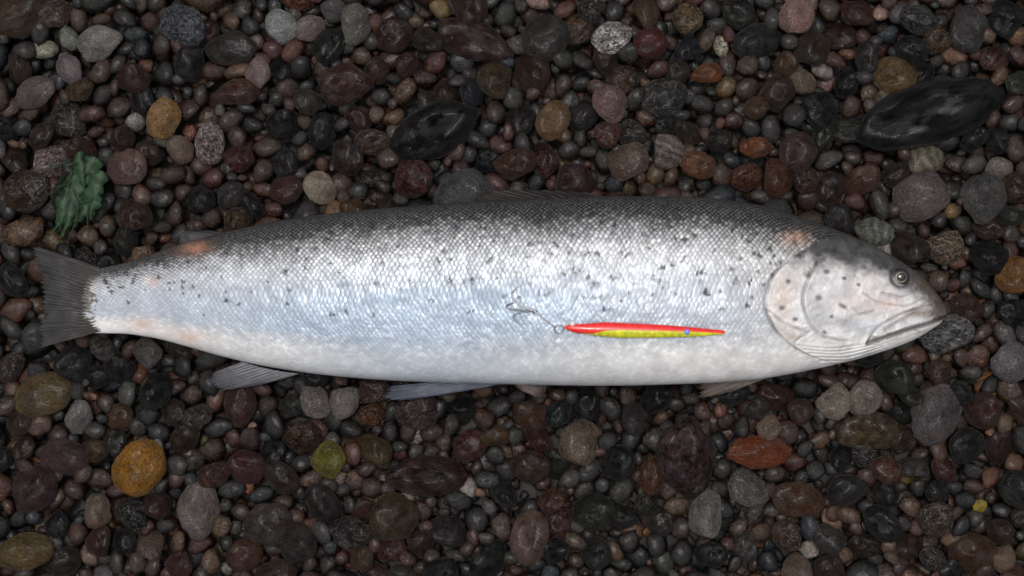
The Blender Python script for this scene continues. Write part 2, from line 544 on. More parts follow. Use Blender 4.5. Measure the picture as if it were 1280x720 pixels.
def pdist(pts, a0, a1):
    sx, syy = X[a0:a1], Y[a0:a1]
    d = np.full(sx.shape, 1e3)
    for (xa, ya), (xb, yb) in zip(pts[:-1], pts[1:]):
        vx, vy = xb - xa, yb - ya
        t = np.clip(((sx - xa) * vx + (syy - ya) * vy) / (vx * vx + vy * vy + 1e-9), 0, 1)
        d = np.minimum(d, np.hypot(sx - xa - t * vx, syy - ya - t * vy))
    return d


def curve(pts, n=24):
    p = np.array(pts, float); t = np.arange(len(p))
    tt = np.linspace(0, len(p) - 1, n)
    return np.stack([pchip(t, p[:, 0], tt), pchip(t, p[:, 1], tt)], 1)


def groove(pts, width, depth, darkness, tint=(60, 46, 40), up=0.0, upw=4.0):
    global hc
    px = [p[0] for p in pts]
    a0, a1 = np.searchsorted(xs, (min(px) - 16, max(px) + 16))
    c = curve(pts) if len(pts) > 2 else np.array(pts, float)
    d = pdist(c, a0, a1)
    d = np.where(under[a0:a1], 99, d) * (0.45 + 1.1 * fbm(X[a0:a1] / 7, Y[a0:a1] / 7, 3))
    g = np.exp(-(d / width) ** 2)
    disp[a0:a1] += -1.4 * depth * g + 1.1 * up * np.exp(-((d - upw) / 2.5) ** 2)
    nv = 0.15 + 1.1 * vnoise(X[a0:a1] / 13 + 3, Y[a0:a1] / 13)
    gg = (g * darkness * 0.72 * (nv if darkness < 1.2 else 0.7 + 0 * nv))[..., None].clip(0, 1)
    hc[a0:a1] = hc[a0:a1] * (1 - gg) + lin(tint) * gg  # crease shade painted in as a dark tint, on top of the carved relief


groove([(1012, 330), (1000, 352), (994, 376), (1003, 402), (1022, 420), (1052, 426)], 1.7, 1.5, 0.75, up=0.8)       # preopercle
groove([(951, 388), (975, 404), (1000, 414)], 1.6, 1.3, 0.6)                                                       # opercle seam
groove([(1002, 414), (985, 428), (992, 441)], 1.6, 1.2, 0.6)
groove([(1181, 396), (1160, 403), (1130, 411), (1098, 421), (1078, 428)], 3.0, 4.5, 1.6, (24, 16, 14), up=1.8)      # mouth
groove([(1160, 381), (1130, 388), (1104, 399), (1084, 414), (1078, 426)], 1.5, 1.5, 0.7, up=0.8)                   # maxilla upper edge
groove([(1146, 384), (1124, 396), (1100, 411)], 3.2, 1.0, 0.55, (70, 48, 34))
groove([(1140, 362), (1118, 371), (1094, 366)], 1.5, 1.2, 0.55, up=0.7)                                            # bones under the eye
groove([(1150, 372), (1122, 382), (1090, 378), (1070, 366)], 1.3, 1.0, 0.45, up=0.6)
groove([(1056, 384), (1066, 392), (1084, 388)], 1.7, 0.8, 0.55)
for k in range(6):                                                                                                 # gill rays under the cover
    o = k * 5.0
    groove([(988 + k * 8, 430 + o), (1030 + k * 6, 434 + o * .8), (1086 + k * 4, 428 + o * .35)], 1.1, 1.2, 0.38, (110, 100, 92), up=0.6, upw=2.5)
groove([(1172, 401), (1140, 412), (1105, 425)], 1.0, .6, .25, (120, 112, 104))
for (x, y, rx, ry, an) in [(1000, 344, 5, 4, .4), (1024, 340, 4.5, 3.5, 0), (1014, 372, 4.2, 4.2, 0), (976, 352, 3.4, 3, .3), (968, 384, 3.6, 3.2, 0),
                           (1046, 348, 3.2, 2.6, 0), (1044, 382, 6.0, 2.8, .5), (985, 398, 3.4, 2.6, 0), (1030, 395, 2.6, 2.2, 0),
                           (1064, 356, 2.8, 2.2, .2), (1022, 414, 3.4, 2.2, .4), (1163, 398, 1.8, 1.8, 0)]:
    a0, a1 = np.searchsorted(xs, (x - 14, x + 14))
    dx, dy = X[a0:a1] - x, Y[a0:a1] - y
    p1 = dx * math.cos(an) + dy * math.sin(an); p2 = -dx * math.sin(an) + dy * math.cos(an)
    g = np.exp(-(((p1 / rx) ** 2 + (p2 / ry) ** 2) * (0.7 + 0.6 * nz2[a0:a1])) ** 1.8) * 0.78
    g = np.where(under[a0:a1], 0, g)[..., None]
    hc[a0:a1] = hc[a0:a1] * (1 - g) + lin((58, 52, 54)) * g
er = np.hypot(X - 1118, (Y - 347) * 1.05)
eyer = (np.exp(-((er - 12.5) / 3.4) ** 2) * 0.8 * (~under))[..., None]
hc = hc * (1 - eyer) + lin((52, 50, 52)) * eyer
disp += np.where(under, 0, -3.0 * np.exp(-(er / 11) ** 4) + 0.9 * np.exp(-((er - 15.5) / 2.4) ** 2))
col = col * (1 - head[..., None]) + hc * head[..., None]
gg = (gillgap * (0.05 + 0.8 * vnoise(X / 15, Y / 15)))[..., None].clip(0, 1)
col = col * (1 - gg) + lin((74, 60, 54)) * gg  # shade of the gill slit painted dark along the opening

# relief
disp += scaly * (0.34 * (edge - 0.5) - 0.36 * cdx * edge) * (1 - 0.75 * tailbase) * (1 - 0.6 * m_b)
disp += head * 1.3 * np.exp(-np.clip(X - gx, 0, None) / 26) - 1.6 * gillgap
disp += 3.2 * (fbm(X / 48, Y / 30, 4) - .5) + 1.5 * (fbm(X / 15, Y / 12, 3) - .5) + head * (5.0 * (fbm(X / 22, Y / 15) - .5) + 1.6 * (fbm(X / 6, Y / 6, 3) - .5))
taper = np.clip((X1 - X) / 8, 0, 1)
disp *= np.where(under, 0.0, 1.0) * np.clip(cs, 0, 1)[None] ** 0.35 * taper
s = ((H - zc) / H)[:, None]
Vb = np.stack([(X - 640) * K * s, (360 - Y) * K * s, zc[:, None] + (Zr + disp) * K * 1.0], -1)
alpha = np.clip((1 - dk) * scaly * (0.55 + .5 * hsh) + 0.25 * head, 0, 1)
rgba = np.concatenate([np.clip(col, 0.004, 0.9), alpha[..., None]], -1)
body = grid_mesh('body', Vb[:, ::-1], True, FISH, fish, rgba[:, ::-1])


# ---- fins
def fin(name, basep, outp, rays, c0, c1, zb, zo, thick=(2.4, 0.8), nr=26, ray_dark=0.5, ragged=0.05, ridge=0.5, label=None, seed=0):
    nt = rays * 8
    t = np.linspace(0, 1, nt)
    B = np.array(basep, float); O = np.array(outp, float)
    def along(A):
        tt = np.linspace(0, 1, len(A)); return np.stack([pchip(tt, A[:, 0], t), pchip(tt, A[:, 1], t)], 1)
    B, O = along(B), along(O)
    r = np.linspace(0, 1, nr)[:, None]
    rg = 1 - ragged * np.abs(np.sin(t * rays * math.pi)) - ragged * 2.0 * vnoise(t * rays * .6 + seed, t * 0 + seed)
    rr_ = r * rg[None]
    Xf = B[None, :, 0] * (1 - rr_) + O[None, :, 0] * rr_
    Yf = B[None, :, 1] * (1 - rr_) + O[None, :, 1] * rr_
    pw = rays * (t[None] + 0.02 * (vnoise(t[None] * 9 + seed, r * 2.5) - .5) + 0.012 * np.sin(t[None] * 23 + seed))
    br = sstep(.35, .65, r + 0.25 * (vnoise(t[None] * rays, r * 0 + seed) - .5))
    wav = np.cos(2 * math.pi * pw) * (1 - br) + np.cos(4 * math.pi * pw) * br * .8
    z = zb * (1 - r) + zo * r + K * (ridge * wav * (1 - .5 * r) + 3.0 * (fbm(np.linspace(0, 3, nt)[None] + seed + 0 * r, r * 2 + seed) - .5))
    th = K * (thick[0] * (1 - r) + thick[1] * r) * np.ones_like(Xf)
    zmid = (zb * (1 - r) + zo * r)
    s = (H - zmid) / H
    topV = np.stack([(Xf - 640) * K * s, (360 - Yf) * K * s, z], -1)
    botV = topV.copy(); botV[..., 2] -= th
    V = np.concatenate([topV, botV[::-1]], 0)
    c0, c1 = lin(c0), lin(c1)
    cc = c0 * (1 - r[..., None]) + c1 * r[..., None]
    k = (0.5 - 0.5 * wav)[..., None] * ray_dark
    cc = cc * (1 - k) * (0.62 + 0.75 * fbm(Xf / 8 + seed, Yf / 8, 4)[..., None])
    cc = np.concatenate([cc, cc[::-1]], 0)
    C = np.concatenate([cc, np.full(cc.shape[:2] + (1,), 0.15)], -1)
    V = np.transpose(V, (1, 0, 2)); C = np.transpose(C, (1, 0, 2))
    o = grid_mesh(name, V, True, FISH, fish, C)
    if label: o['label'] = label
    return o


TB = surf_z(116, 378) + 0.2 * K
fin('tail_fin', [(126, 335), (124, 356), (124, 378), (124, 400), (126, 414)],
    [(36, 304), (40, 330), (50, 364), (44, 402), (38, 438)], 24, (74, 70, 68), (24, 23, 24), TB, 0.0085,
    thick=(3.5, 1.2), nr=60, ray_dark=.5, ragged=.06, ridge=.75, label='dark brown ragged tail fin', seed=3)
fin('anal_fin', [(302, 452), (326, 459), (350, 464), (374, 467)], [(264, 467), (258, 480), (268, 490), (316, 484)], 11,
    (150, 150, 154), (66, 66, 72), 0.019, 0.0105, ray_dark=.6, ragged=.06, ridge=.8, seed=8)
fin('pelvic_fin', [(578, 474), (596, 477), (614, 478), (632, 479)], [(474, 484), (472, 496), (492, 502), (540, 496)], 9,
    (150, 156, 170), (66, 71, 84), 0.022, 0.012, ray_dark=.55, ragged=.05, ridge=.8, seed=12)
fin('pectoral_fin', [(962, 446), (974, 451), (986, 455), (998, 457)], [(876, 478), (866, 490), (874, 499), (908, 492)], 9,
    (176, 164, 154), (92, 80, 70), 0.026, 0.013, ray_dark=.55, ragged=.05, ridge=.8, seed=15)
def tx(x, d): return (x, float(top_of(x)) + d)
fin('dorsal_fin', [tx(620, 7), tx(668, 6), tx(716, 6), tx(764, 6)], [tx(590, -3), tx(606, -12), tx(660, -13), tx(728, -7)], 12,
    (34, 31, 30), (50, 46, 43), 0.030, 0.022, ray_dark=.5, ragged=.06, ridge=.8, seed=21)
fin('adipose_fin', [tx(252, 6), tx(264, 5), tx(276, 5), tx(288, 5)], [tx(222, -2), tx(222, -14), tx(234, -15), tx(260, -8)], 3,
    (60, 58, 58), (34, 33, 36), 0.019, 0.016, ray_dark=.1, ragged=.03, ridge=.1, seed=25)

# ---- eye
ez = surf_z(1118, 347)
ex, ey, _ = PF(1118, 347)
bm = bmesh.new()
bmesh.ops.create_uvsphere(bm, u_segments=40, v_segments=24, radius=1)
eye = from_bm('eye', bm, FISH, fish)
me = eye.data
co = np.zeros(len(me.vertices) * 3, np.float32); me.vertices.foreach_get('co', co); co = co.reshape(-1, 3)
rad = np.hypot(co[:, 0], co[:, 1])
an = np.arctan2(co[:, 1], co[:, 0])
ir = lin((46, 47, 50)) * (0.7 + 0.6 * vnoise(an * 6 + 20, rad * 9)[:, None])
ring = np.exp(-((rad - 0.52) / 0.07) ** 2)[:, None]
ir = ir * (1 - ring) + lin((150, 142, 122)) * ring
om = sstep(0.82, 0.95, rad)[:, None]
ir = ir * (1 - om) + lin((24, 24, 26)) * om
ca = me.color_attributes.new('Col', 'FLOAT_COLOR', 'POINT')
ca.data.foreach_set('color', np.concatenate([ir, np.full((len(ir), 1), .4)], 1).astype(np.float32).reshape(-1))
eye.location = (ex, ey, ez - 2.6 * K)
eye.scale = (11.5 * K, 10.5 * K, 5.5 * K)
bm = bmesh.new()
bmesh.ops.create_uvsphere(bm, u_segments=24, v_segments=12, radius=1)
pup = from_bm('pupil', bm, PUPIL, eye)
pup.location = (0.06, 0.04, 0.72); pup.scale = (0.52, 0.52, 0.40)

# ------------------------------------------------------------------ lure lying on the flank
lure = tag(link(bpy.data.objects.new('fishing_lure', None)),
           'slim red and yellow fishing lure with a dark treble hook lying on the silver flank', 'fishing lure')
LX = [703, 708, 720, 736, 752, 770, 800, 830, 860, 885, 896, 898]
LT = [407.5, 404.5, 403.5, 402.5, 401.2, 401.8, 403.2, 405.0, 407.6, 410.2, 411.4, 412.6]
LB = [408.5, 411.5, 415, 418.0, 420.6, 422.4, 422.4, 421.8, 420.6, 418.6, 417.4, 415]
LB = [y - (0.16 * (y - 410) if y > 410 else 0) for y in LB]
LS = [408, 411, 414.8, 415.0, 411.5, 410.5, 411, 411.8, 412.8, 414.2, 414.8, 414]      # where red meets yellow


def lure_half(name, mat, a, b, upper):
    n, m = 160, 18
    xx = np.linspace(703, 898, n)
    ta, tb_, lt, lb = pchip(LX, a, xx), pchip(LX, b, xx), pchip(LX, LT, xx), pchip(LX, LB, xx)
    c, hw = (lt + lb) / 2, np.maximum((lb - lt) / 2, .3)
    V = np.zeros((n, 2 * m, 3))
    for i in range(n):
        zsf = max(surf_z(xx[i], c[i]), surf_z(xx[i], lt[i]) + 0.5 * K) + 5.5 * K
        s_ = (H - float(zc_of(xx[i]))) / H
        for j in range(m):
            y = ta[i] + (tb_[i] - ta[i]) * j / (m - 1)
            r = min(1, abs(y - c[i]) / hw[i])
            zz = math.sqrt(max(0, 1 - r * r)) * min(6.0, hw[i] * .75)
            V[i, j] = ((xx[i] - 640) * K * s_, (360 - y) * K * s_, zsf + zz * K)
            V[i, 2 * m - 1 - j] = ((xx[i] - 640) * K * s_, (360 - y) * K * s_, zsf - zz * K * .5 - 0.2 * K)
    return grid_mesh(name, V, True, mat, lure)


o = lure_half('upper_body', RED, LT, LS, True); o['label'] = 'bright red upper half'
o = lure_half('lower_body', YELLOW, LS, LB, False); o['label'] = 'yellow green lower half'


def ball(name, x, y, r, lift, mat, parent, flat=1.0):
    bm = bmesh.new(); bmesh.ops.create_uvsphere(bm, u_segments=16, v_segments=10, radius=r * K)
    o = from_bm(name, bm, mat, parent)
    p = PF(x, y, lift); o.location = p; o.scale = (1, 1, flat)
    return o


ball('eye', 851, 413.0, 3.4, 11.2, BLUE, lure, .6)
ball('bead', 713, 403, 3.4, 7.0, PEARL, lure)
ring = [PF(697 + 5.5 * math.cos(a), 410 + 5.0 * math.sin(a), 4.0) for a in np.linspace(0, 2 * math.pi, 25)[:-1]]
tube('split_ring', ring, 0.8 * K, STEEL, lure, closed=True)
sw = [PF(693, 408, 3.6), PF(685, 402, 3.6), PF(676, 395, 3.4), PF(667, 388, 3.2)]
hook = tube('treble_hook', sw, [.7 * K, .85 * K, 1.0 * K, 1.0 * K], STEEL, lure)
for (bx, by, tx, ty, l1) in [(640, 372, 652, 356, 2.2), (642, 394, 656, 408, 2.2), (634, 384, 646, 377, 9.0)]:
    p0 = (667, 388)
    pts = []
    for t in np.linspace(0, 1, 18):
        mx = (2 * bx - (p0[0] + tx) / 2, 2 * by - (p0[1] + ty) / 2)
        x = (1 - t) ** 2 * p0[0] + 2 * t * (1 - t) * mx[0] + t * t * tx
        y = (1 - t) ** 2 * p0[1] + 2 * t * (1 - t) * mx[1] + t * t * ty
        pts.append(PF(x, y, 2.6 + (l1 - 2.2) * math.sin(t * math.pi)))
    tube('hook_point', pts, [.85 * K] * 14 + [.7 * K, .55 * K, .35 * K, .12 * K], STEEL, hook)


# ------------------------------------------------------------------ pebbles
def stone_shape(seed, subdiv, angular):
    rs = random.Random(seed)
    bm = bmesh.new()
    bmesh.ops.create_icosphere(bm, subdivisions=subdiv, radius=1)
    off = Vector((rs.uniform(-50, 50), rs.uniform(-50, 50), rs.uniform(-50, 50)))
    planes = []
    for k in range(rs.randint(7, 13) if angular else rs.randint(1, 3)):
        p = Vector((rs.gauss(0, 1), rs.gauss(0, 1), rs.gauss(0, .8))).normalized()
        planes.append((p, rs.uniform(.62, .86)))
    for v in bm.verts:
        n = v.co.normalized()
        r = 1 + .20 * mnoise.noise(n * .9 + off) + .10 * mnoise.noise(n * 2.1 + off) + .03 * mnoise.noise(n * 5 + off)
        for p, d in planes:
            dt = n.dot(p)
            if dt > .05:
                lim = d / dt
                if lim < r + .03:
                    hgt = max(0., min(1., (r + .03 - lim) / .06))
                    r = r + (min(lim, r) - r) * hgt
        v.co = n * r
    xs_ = [abs(v.co.x) for v in bm.verts]; ys_ = [abs(v.co.y) for v in bm.verts]; zs_ = [abs(v.co.z) for v in bm.verts]
    a, b, c = max(xs_), max(ys_), max(zs_)
    for v in bm.verts:
        v.co.x /= a; v.co.y /= b; v.co.z /= c
    bmesh.ops.recalc_face_normals(bm, faces=bm.faces)
    return bm


SHAPES = {}
for k in range(26):
    bm = stone_shape(100 + k, 3, k >= 11)
    for st in STYLES:
        me = bpy.data.meshes.new('pebble')
        bm.to_mesh(me); me.shade_smooth(); me.materials.append(STONE[st])
        SHAPES[(k, st)] = me
    bm.free()
SMALL = []
for k in range(16):
    bm = stone_shape(400 + k, 2, k >= 2)
    bm.verts.ensure_lookup_table()
    SMALL.append((np.array([v.co[:] for v in bm.verts]), np.array([[v.index for v in f.verts] for f in bm.faces])))
    bm.free()


def inside_fish(x, y, m):
    """m pixels or more inside the outline of the fish's body"""
    if x < X0 or x > X1: return False
    return float(top_of(x)) + m < y < float(bot_of(x)) - m


# key stones: x, y, width, height, turn, colour, style, shape class (r rounded, a angular), label, short name for neighbours' labels
KEYS = [
    (18, 16, 84, 66, 20, (98, 74, 52), 'plain', 'r', 'large tan brown stone cut by the top corner of the photo', 'the tan corner stone'),
    (124, 54, 60, 42, 25, (158, 152, 146), 'plain', 'a', 'pale off-white angular stone high above the green weed', 'the off-white angular stone'),
    (351, 34, 42, 46, 10, (176, 175, 174), 'plain', 'r', 'smooth white egg-shaped stone standing out high above the fish back', 'the white egg stone'),
    (228, 34, 56, 56, 0, (92, 94, 100), 'granite', 'a', 'blue grey speckled stone between the white egg stone and the off-white one', 'the speckled blue-grey stone'),
    (42, 116, 56, 40, 30, (124, 110, 104), 'plain', 'r', 'pinkish grey stone by the edge, under the tan corner stone', 'the pinkish grey edge stone'),
    (205, 148, 44, 52, 5, (172, 128, 72), 'pitted', 'a', 'pale stone with orange stains and dark pits above the green weed', 'the orange-stained stone'),
    (159, 209, 50, 44, 0, (128, 100, 90), 'plain', 'r', 'smooth dusky pink stone right beside the green weed', 'the dusky pink stone'),
    (30, 240, 70, 52, 10, (82, 58, 38), 'veined', 'r', 'wet brown stone at the edge beyond the tail and green weed', 'the wet brown edge stone'),
    (97, 246, 62, 62, 0, (58, 78, 58), 'plain', 'r', 'grey green stone carrying the strands of green weed', 'the weedy stone'),
    (296, 116, 62, 34, 10, (108, 68, 46), 'banded', 'a', 'flat rust brown stone below the white egg stone', 'the flat rust stone'),
    (322, 92, 32, 40, 20, (156, 134, 128), 'plain', 'a', 'small pale pink stone touching the flat rust stone', 'the pale pink chip'),
    (175, 584, 66, 74, 80, (186, 126, 10), 'pitted', 'r', 'bright ochre yellow stone, the strongest yellow among the pebbles', 'the ochre yellow stone'),
    (411, 576, 42, 48, 30, (134, 128, 32), 'pitted', 'a', 'yellow green stone below the pelvic fin', 'the yellow-green stone'),
    (395, 503, 36, 48, 20, (150, 138, 132), 'plain', 'r', 'pale cream stone of a touching pair, the one nearer the tail', 'the cream pair'),
    (431, 502, 38, 46, -15, (146, 138, 134), 'plain', 'r', 'pale cream stone of a touching pair, the one nearer the pelvic fin', None),
    (248, 640, 54, 76, 85, (130, 116, 110), 'pitted', 'r', 'tall pale pinkish stone with small dark pits below the ochre yellow stone', 'the pale pitted stone'),
    (336, 655, 60, 52, 0, (92, 78, 74), 'plain', 'r', 'rounded grey brown stone between the pale pitted stone and the olive one', 'the grey-brown round stone'),
    (306, 581, 54, 44, -20, (100, 54, 54), 'plain', 'a', 'dark red angular stone between the ochre yellow and yellow green stones', 'the dark red stone'),
    (530, 594, 104, 54, 0, (72, 40, 37), 'banded', 'r', 'long dark maroon stone lying level, below the middle of the belly', 'the long maroon stone'),
    (489, 648, 68, 62, 30, (92, 77, 46), 'plain', 'r', 'olive tan rounded stone under the long maroon stone', 'the olive stone'),
    (524, 514, 58, 46, 20, (98, 78, 72), 'granite', 'a', 'pinkish brown speckled stone just under the pelvic fin tip', 'the pinkish brown stone'),
    (584, 248, 76, 74, 60, (100, 100, 100), 'plain', 'r', 'large plain grey stone standing behind the dorsal fin', 'the large grey stone'),
    (441, 261, 34, 28, 0, (120, 78, 40), 'plain', 'r', 'small shiny orange brown pebble against the fish back', 'the shiny orange-brown pebble'),
    (356, 237, 46, 36, 0, (104, 70, 62), 'plain', 'r', 'reddish brown pebble just above the highest scales near the tail', 'the reddish back pebble'),
    (545, 165, 118, 66, 25, (38, 32, 29), 'plain', 'r', 'big blackish stone lying above the large grey stone', 'the big blackish stone'),
    (592, 52, 104, 48, -15, (82, 52, 50), 'banded', 'a', 'long maroon layered stone near the top edge above the big blackish stone', 'the layered maroon stone'),
    (432, 106, 70, 50, 15, (98, 66, 54), 'plain', 'a', 'broad red brown stone beside the big blackish stone', 'the broad red-brown stone'),
    (692, 150, 42, 52, 80, (134, 104, 72), 'plain', 'r', 'tan orange oval stone above the dorsal fin, standing upright', 'the tan oval stone'),
    (644, 206, 52, 40, 10, (108, 70, 46), 'pitted', 'a', 'orange brown rough stone between the large grey stone and a maroon one', 'the rough orange-brown stone'),
    (716, 228, 58, 48, 0, (84, 54, 54), 'plain', 'r', 'rounded maroon stone resting close above the middle of the back', 'the round maroon stone'),
    (767, 47, 54, 42, 20, (184, 178, 172), 'granite', 'a', 'white stone with grey speckles touching a red stone near the top', 'the speckled white stone'),
    (814, 56, 44, 40, 0, (118, 50, 40), 'plain', 'r', 'brick red stone touching the speckled white stone', 'the brick red stone'),
    (995, 20, 44, 44, 0, (178, 142, 132), 'plain', 'r', 'pinkish white rounded stone with a reddish edge at the top', 'the pinkish white stone'),
    (884, 92, 42, 26, 10, (134, 74, 32), 'plain', 'a', 'small flat bright orange stone high above the middle of the back', 'the flat orange stone'),
    (764, 130, 46, 48, 0, (142, 114, 108), 'plain', 'a', 'pale pink stone below the speckled white stone', 'the pale pink stone'),
    (858, 24, 40, 40, 0, (110, 90, 62), 'granite', 'a', 'mottled tan stone at the top edge beside the brick red stone', 'the mottled tan stone'),
    (1114, 94, 62, 46, 0, (120, 90, 48), 'pitted', 'a', 'ochre brown pitted stone touching the black slab', 'the ochre brown stone'),
    (1166, 142, 196, 80, 20, (26, 25, 26), 'plain', 'r', 'huge black slab of stone, the largest stone in view', 'the black slab'),
    (1152, 246, 70, 66, 40, (124, 110, 106), 'plain', 'r', 'large pinkish grey stone below the black slab', 'the large pinkish grey stone'),
    (1228, 250, 58, 66, 80, (100, 97, 94), 'plain', 'r', 'upright grey stone beside the large pinkish grey one below the slab', 'the upright grey stone'),
    (1182, 308, 50, 44, 0, (126, 108, 86), 'granite', 'r', 'cream tan speckled stone just beyond the crown of the fish head', 'the cream tan stone'),
    (1266, 344, 44, 46, 0, (150, 100, 36), 'pitted', 'r', 'orange stone cut by the edge beyond the snout', 'the orange edge stone'),
    (874, 207, 46, 36, 0, (130, 88, 62), 'plain', 'r', 'orange brown oval pebble above the back beside the mauve stone', 'the orange-brown oval'),
    (784, 203, 52, 50, 0, (126, 106, 94), 'plain', 'a', 'tan grey stone above the back, beside the round maroon stone', 'the tan grey stone'),
    (998, 192, 48, 52, 0, (98, 68, 68), 'plain', 'r', 'mauve stone with a wet glint above the fish shoulder', 'the mauve stone'),
    (946, 185, 42, 26, 0, (136, 78, 36), 'plain', 'r', 'small orange oval stone touching the mauve stone', 'the small orange oval'),
    (1181, 418, 70, 50, 5, (112, 110, 108), 'granite', 'a', 'flat grey granite stone directly under the snout', 'the grey granite stone'),
    (1043, 501, 46, 46, 20, (160, 148, 132), 'plain', 'r', 'cream stone of a touching pair under the throat, nearer the pectoral fin', 'the throat pair'),
    (1081, 499, 42, 46, -25, (156, 144, 130), 'plain', 'r', 'cream stone of a touching pair under the throat, nearer the snout', None),
    (1084, 540, 76, 46, 0, (106, 86, 58), 'banded', 'a', 'tan brown layered stone beneath the cream pair under the throat', 'the layered tan stone'),
    (944, 563, 92, 44, 0, (148, 72, 28), 'plain', 'a', 'long orange rust angular stone below the pectoral fin', 'the orange rust stone'),
    (858, 566, 76, 92, 80, (82, 56, 56), 'granite', 'r', 'big dusky red speckled stone beside the orange rust stone', 'the dusky red stone'),
    (723, 556, 48, 64, 85, (130, 112, 94), 'pitted', 'r', 'cream tan pitted stone below the belly under the lure', 'the cream pitted stone'),
    (815, 594, 32, 48, 85, (116, 68, 28), 'plain', 'r', 'small upright orange stone touching the dusky red stone', 'the upright orange stone'),
    (882, 646, 42, 68, 88, (134, 130, 122), 'plain', 'r', 'tall pale grey stone below the dusky red stone', 'the tall pale stone'),
    (1000, 626, 72, 46, -10, (116, 78, 52), 'plain', 'a', 'orange brown flat stone below the orange rust stone', 'the flat orange-brown stone'),
    (1225, 632, 18, 16, 0, (196, 170, 14), 'plain', 'r', 'tiny bright yellow pebble alone among dark stones', 'the tiny yellow pebble'),
    (1170, 520, 64, 78, 80, (108, 98, 98), 'plain', 'a', 'broad mauve grey stone below the grey granite stone', 'the mauve grey stone'),
    (1262, 452, 52, 54, 0, (128, 124, 124), 'plain', 'r', 'pale grey stone cut by the edge beyond the grey granite stone', 'the pale edge stone'),
    (1215, 690, 62, 50, 0, (104, 66, 30), 'plain', 'a', 'rust coloured stone near the bottom corner below the tiny yellow pebble', 'the rust corner stone'),
    (662, 672, 46, 66, 75, (118, 92, 80), 'plain', 'r', 'tan pink upright stone at the bottom edge below the belly', 'the tan pink stone'),
    (28, 690, 78, 48, 10, (116, 92, 48), 'plain', 'r', 'ochre tan oval stone at the bottom corner beyond the tail', 'the ochre tan corner stone'),
    (54, 494, 72, 52, 15, (112, 92, 60), 'plain', 'r', 'ochre grey stone under the lower lobe of the tail fin', 'the ochre grey stone'),
    (98, 522, 34, 44, 80, (138, 134, 130), 'plain', 'a', 'small light grey chip beside the ochre grey stone', 'the light grey chip'),
    (82, 573, 60, 50, 0, (108, 80, 77), 'pitted', 'r', 'dusky pink pitted stone below the light grey chip', 'the dusky pink pitted stone'),
    (300, 506, 42, 60, 85, (104, 70, 60), 'plain', 'r', 'upright red brown stone just under the anal fin', 'the upright red-brown stone'),
    (42, 612, 58, 66, 60, (80, 52, 52), 'plain', 'r', 'dark maroon stone below the dusky pink pitted stone', 'the dark maroon stone'),
    (443, 30, 40, 56, 80, (124, 120, 112), 'plain', 'r', 'pale grey upright stone at the top edge beside the layered maroon one', 'the pale upright stone'),
    (680, 48, 64, 60, 0, (80, 76, 70), 'plain', 'r', 'large grey brown rounded stone beside the speckled white stone', 'the large grey-brown stone'),
    (944, 52, 64, 46, 10, (56, 55, 52), 'banded', 'a', 'dark grey layered stone beside the pinkish white stone', 'the layered dark stone'),
    (828, 122, 62, 50, 0, (78, 74, 73), 'veined', 'r', 'mid grey veined stone between the pale pink and flat orange stones', 'the veined grey stone'),
    (288, 60, 66, 46, 0, (72, 64, 60), 'plain', 'a', 'broad dark brown grey stone beside the white egg stone', 'the broad brown-grey stone'),
    (1210, 36, 44, 60, 80, (94, 88, 86), 'plain', 'r', 'upright mauve grey stone at the top edge above the black slab', 'the upright mauve stone'),
    (740, 640, 56, 48, 0, (56, 56, 46), 'plain', 'r', 'dark olive grey stone between the tan pink and tall pale stones', 'the dark olive stone'),
]

PALETTE = [  # weight, colour, words
    (17, (54, 49, 45), 'dark grey'), (19, (36, 32, 29), 'blackish'), (5, (46, 49, 54), 'dark blue-grey'), (9, (78, 73, 69), 'mid grey'),
    (18, (74, 54, 41), 'dark brown'), (12, (102, 74, 55), 'brown'), (11, (82, 48, 42), 'dull maroon'), (8, (104, 62, 44), 'reddish brown'),
    (3.4, (128, 121, 114), 'light grey'), (3, (106, 84, 52), 'ochre brown'), (3, (132, 106, 94), 'dusty pink'), (1.6, (128, 78, 40), 'orange brown'),
    (1.6, (66, 64, 48), 'olive grey'), (1.4, (164, 152, 140), 'cream')]
PW = [p[0] for p in PALETTE]

placed = []           # x, y, r
cell = {}


def blocked(x, y, r, f):
    cx, cy = int(x // 60), int(y // 60)
    for i in range(cx - 2, cx + 3):
        for j in range(cy - 2, cy + 3):
            for (a, b, c) in cell.get((i, j), ()):
                if (a - x) ** 2 + (b - y) ** 2 < (f * (c + r)) ** 2: return True
    return False


def put(x, y, r):
    placed.append((x, y, r)); cell.setdefault((int(x // 60), int(y // 60)), []).append((x, y, r))


stones = []
for kx in KEYS:
    x, y, w, h, an = kx[:5]
    a, b = max(w, h) / 2, min(w, h) / 2
    if a / b > 1.35:
        n = 3
        for t in np.linspace(-1, 1, n):
            th = math.radians(an if w >= h else an)
            ax = math.radians(an) if w >= h else math.radians(90 if an in (0,) else an)
            put(x + t * (a - b) * math.cos(ax), y - t * (a - b) * math.sin(ax), b * .92)
    else:
        put(x, y, (a + b) / 2 * .92)

rand_list = []
MX, MY = 300, 220
for lo, hi, tries, f in [(18, 27, 1700, .80), (13, 19, 16000, .73), (9.5, 14, 22000, .70), (5.5, 9, 7000, .74)]:
    for k in range(tries):
        r = random.uniform(lo, hi)
        x = random.uniform(-MX, 1280 + MX); y = random.uniform(-MY, 720 + MY)
        if inside_fish(x, y, max(r * .75, 10)): continue
        if blocked(x, y, r, f): continue
        put(x, y, r)
        pi = random.choices(range(len(PALETTE)), PW)[0]
        rand_list.append((x, y, r, pi))

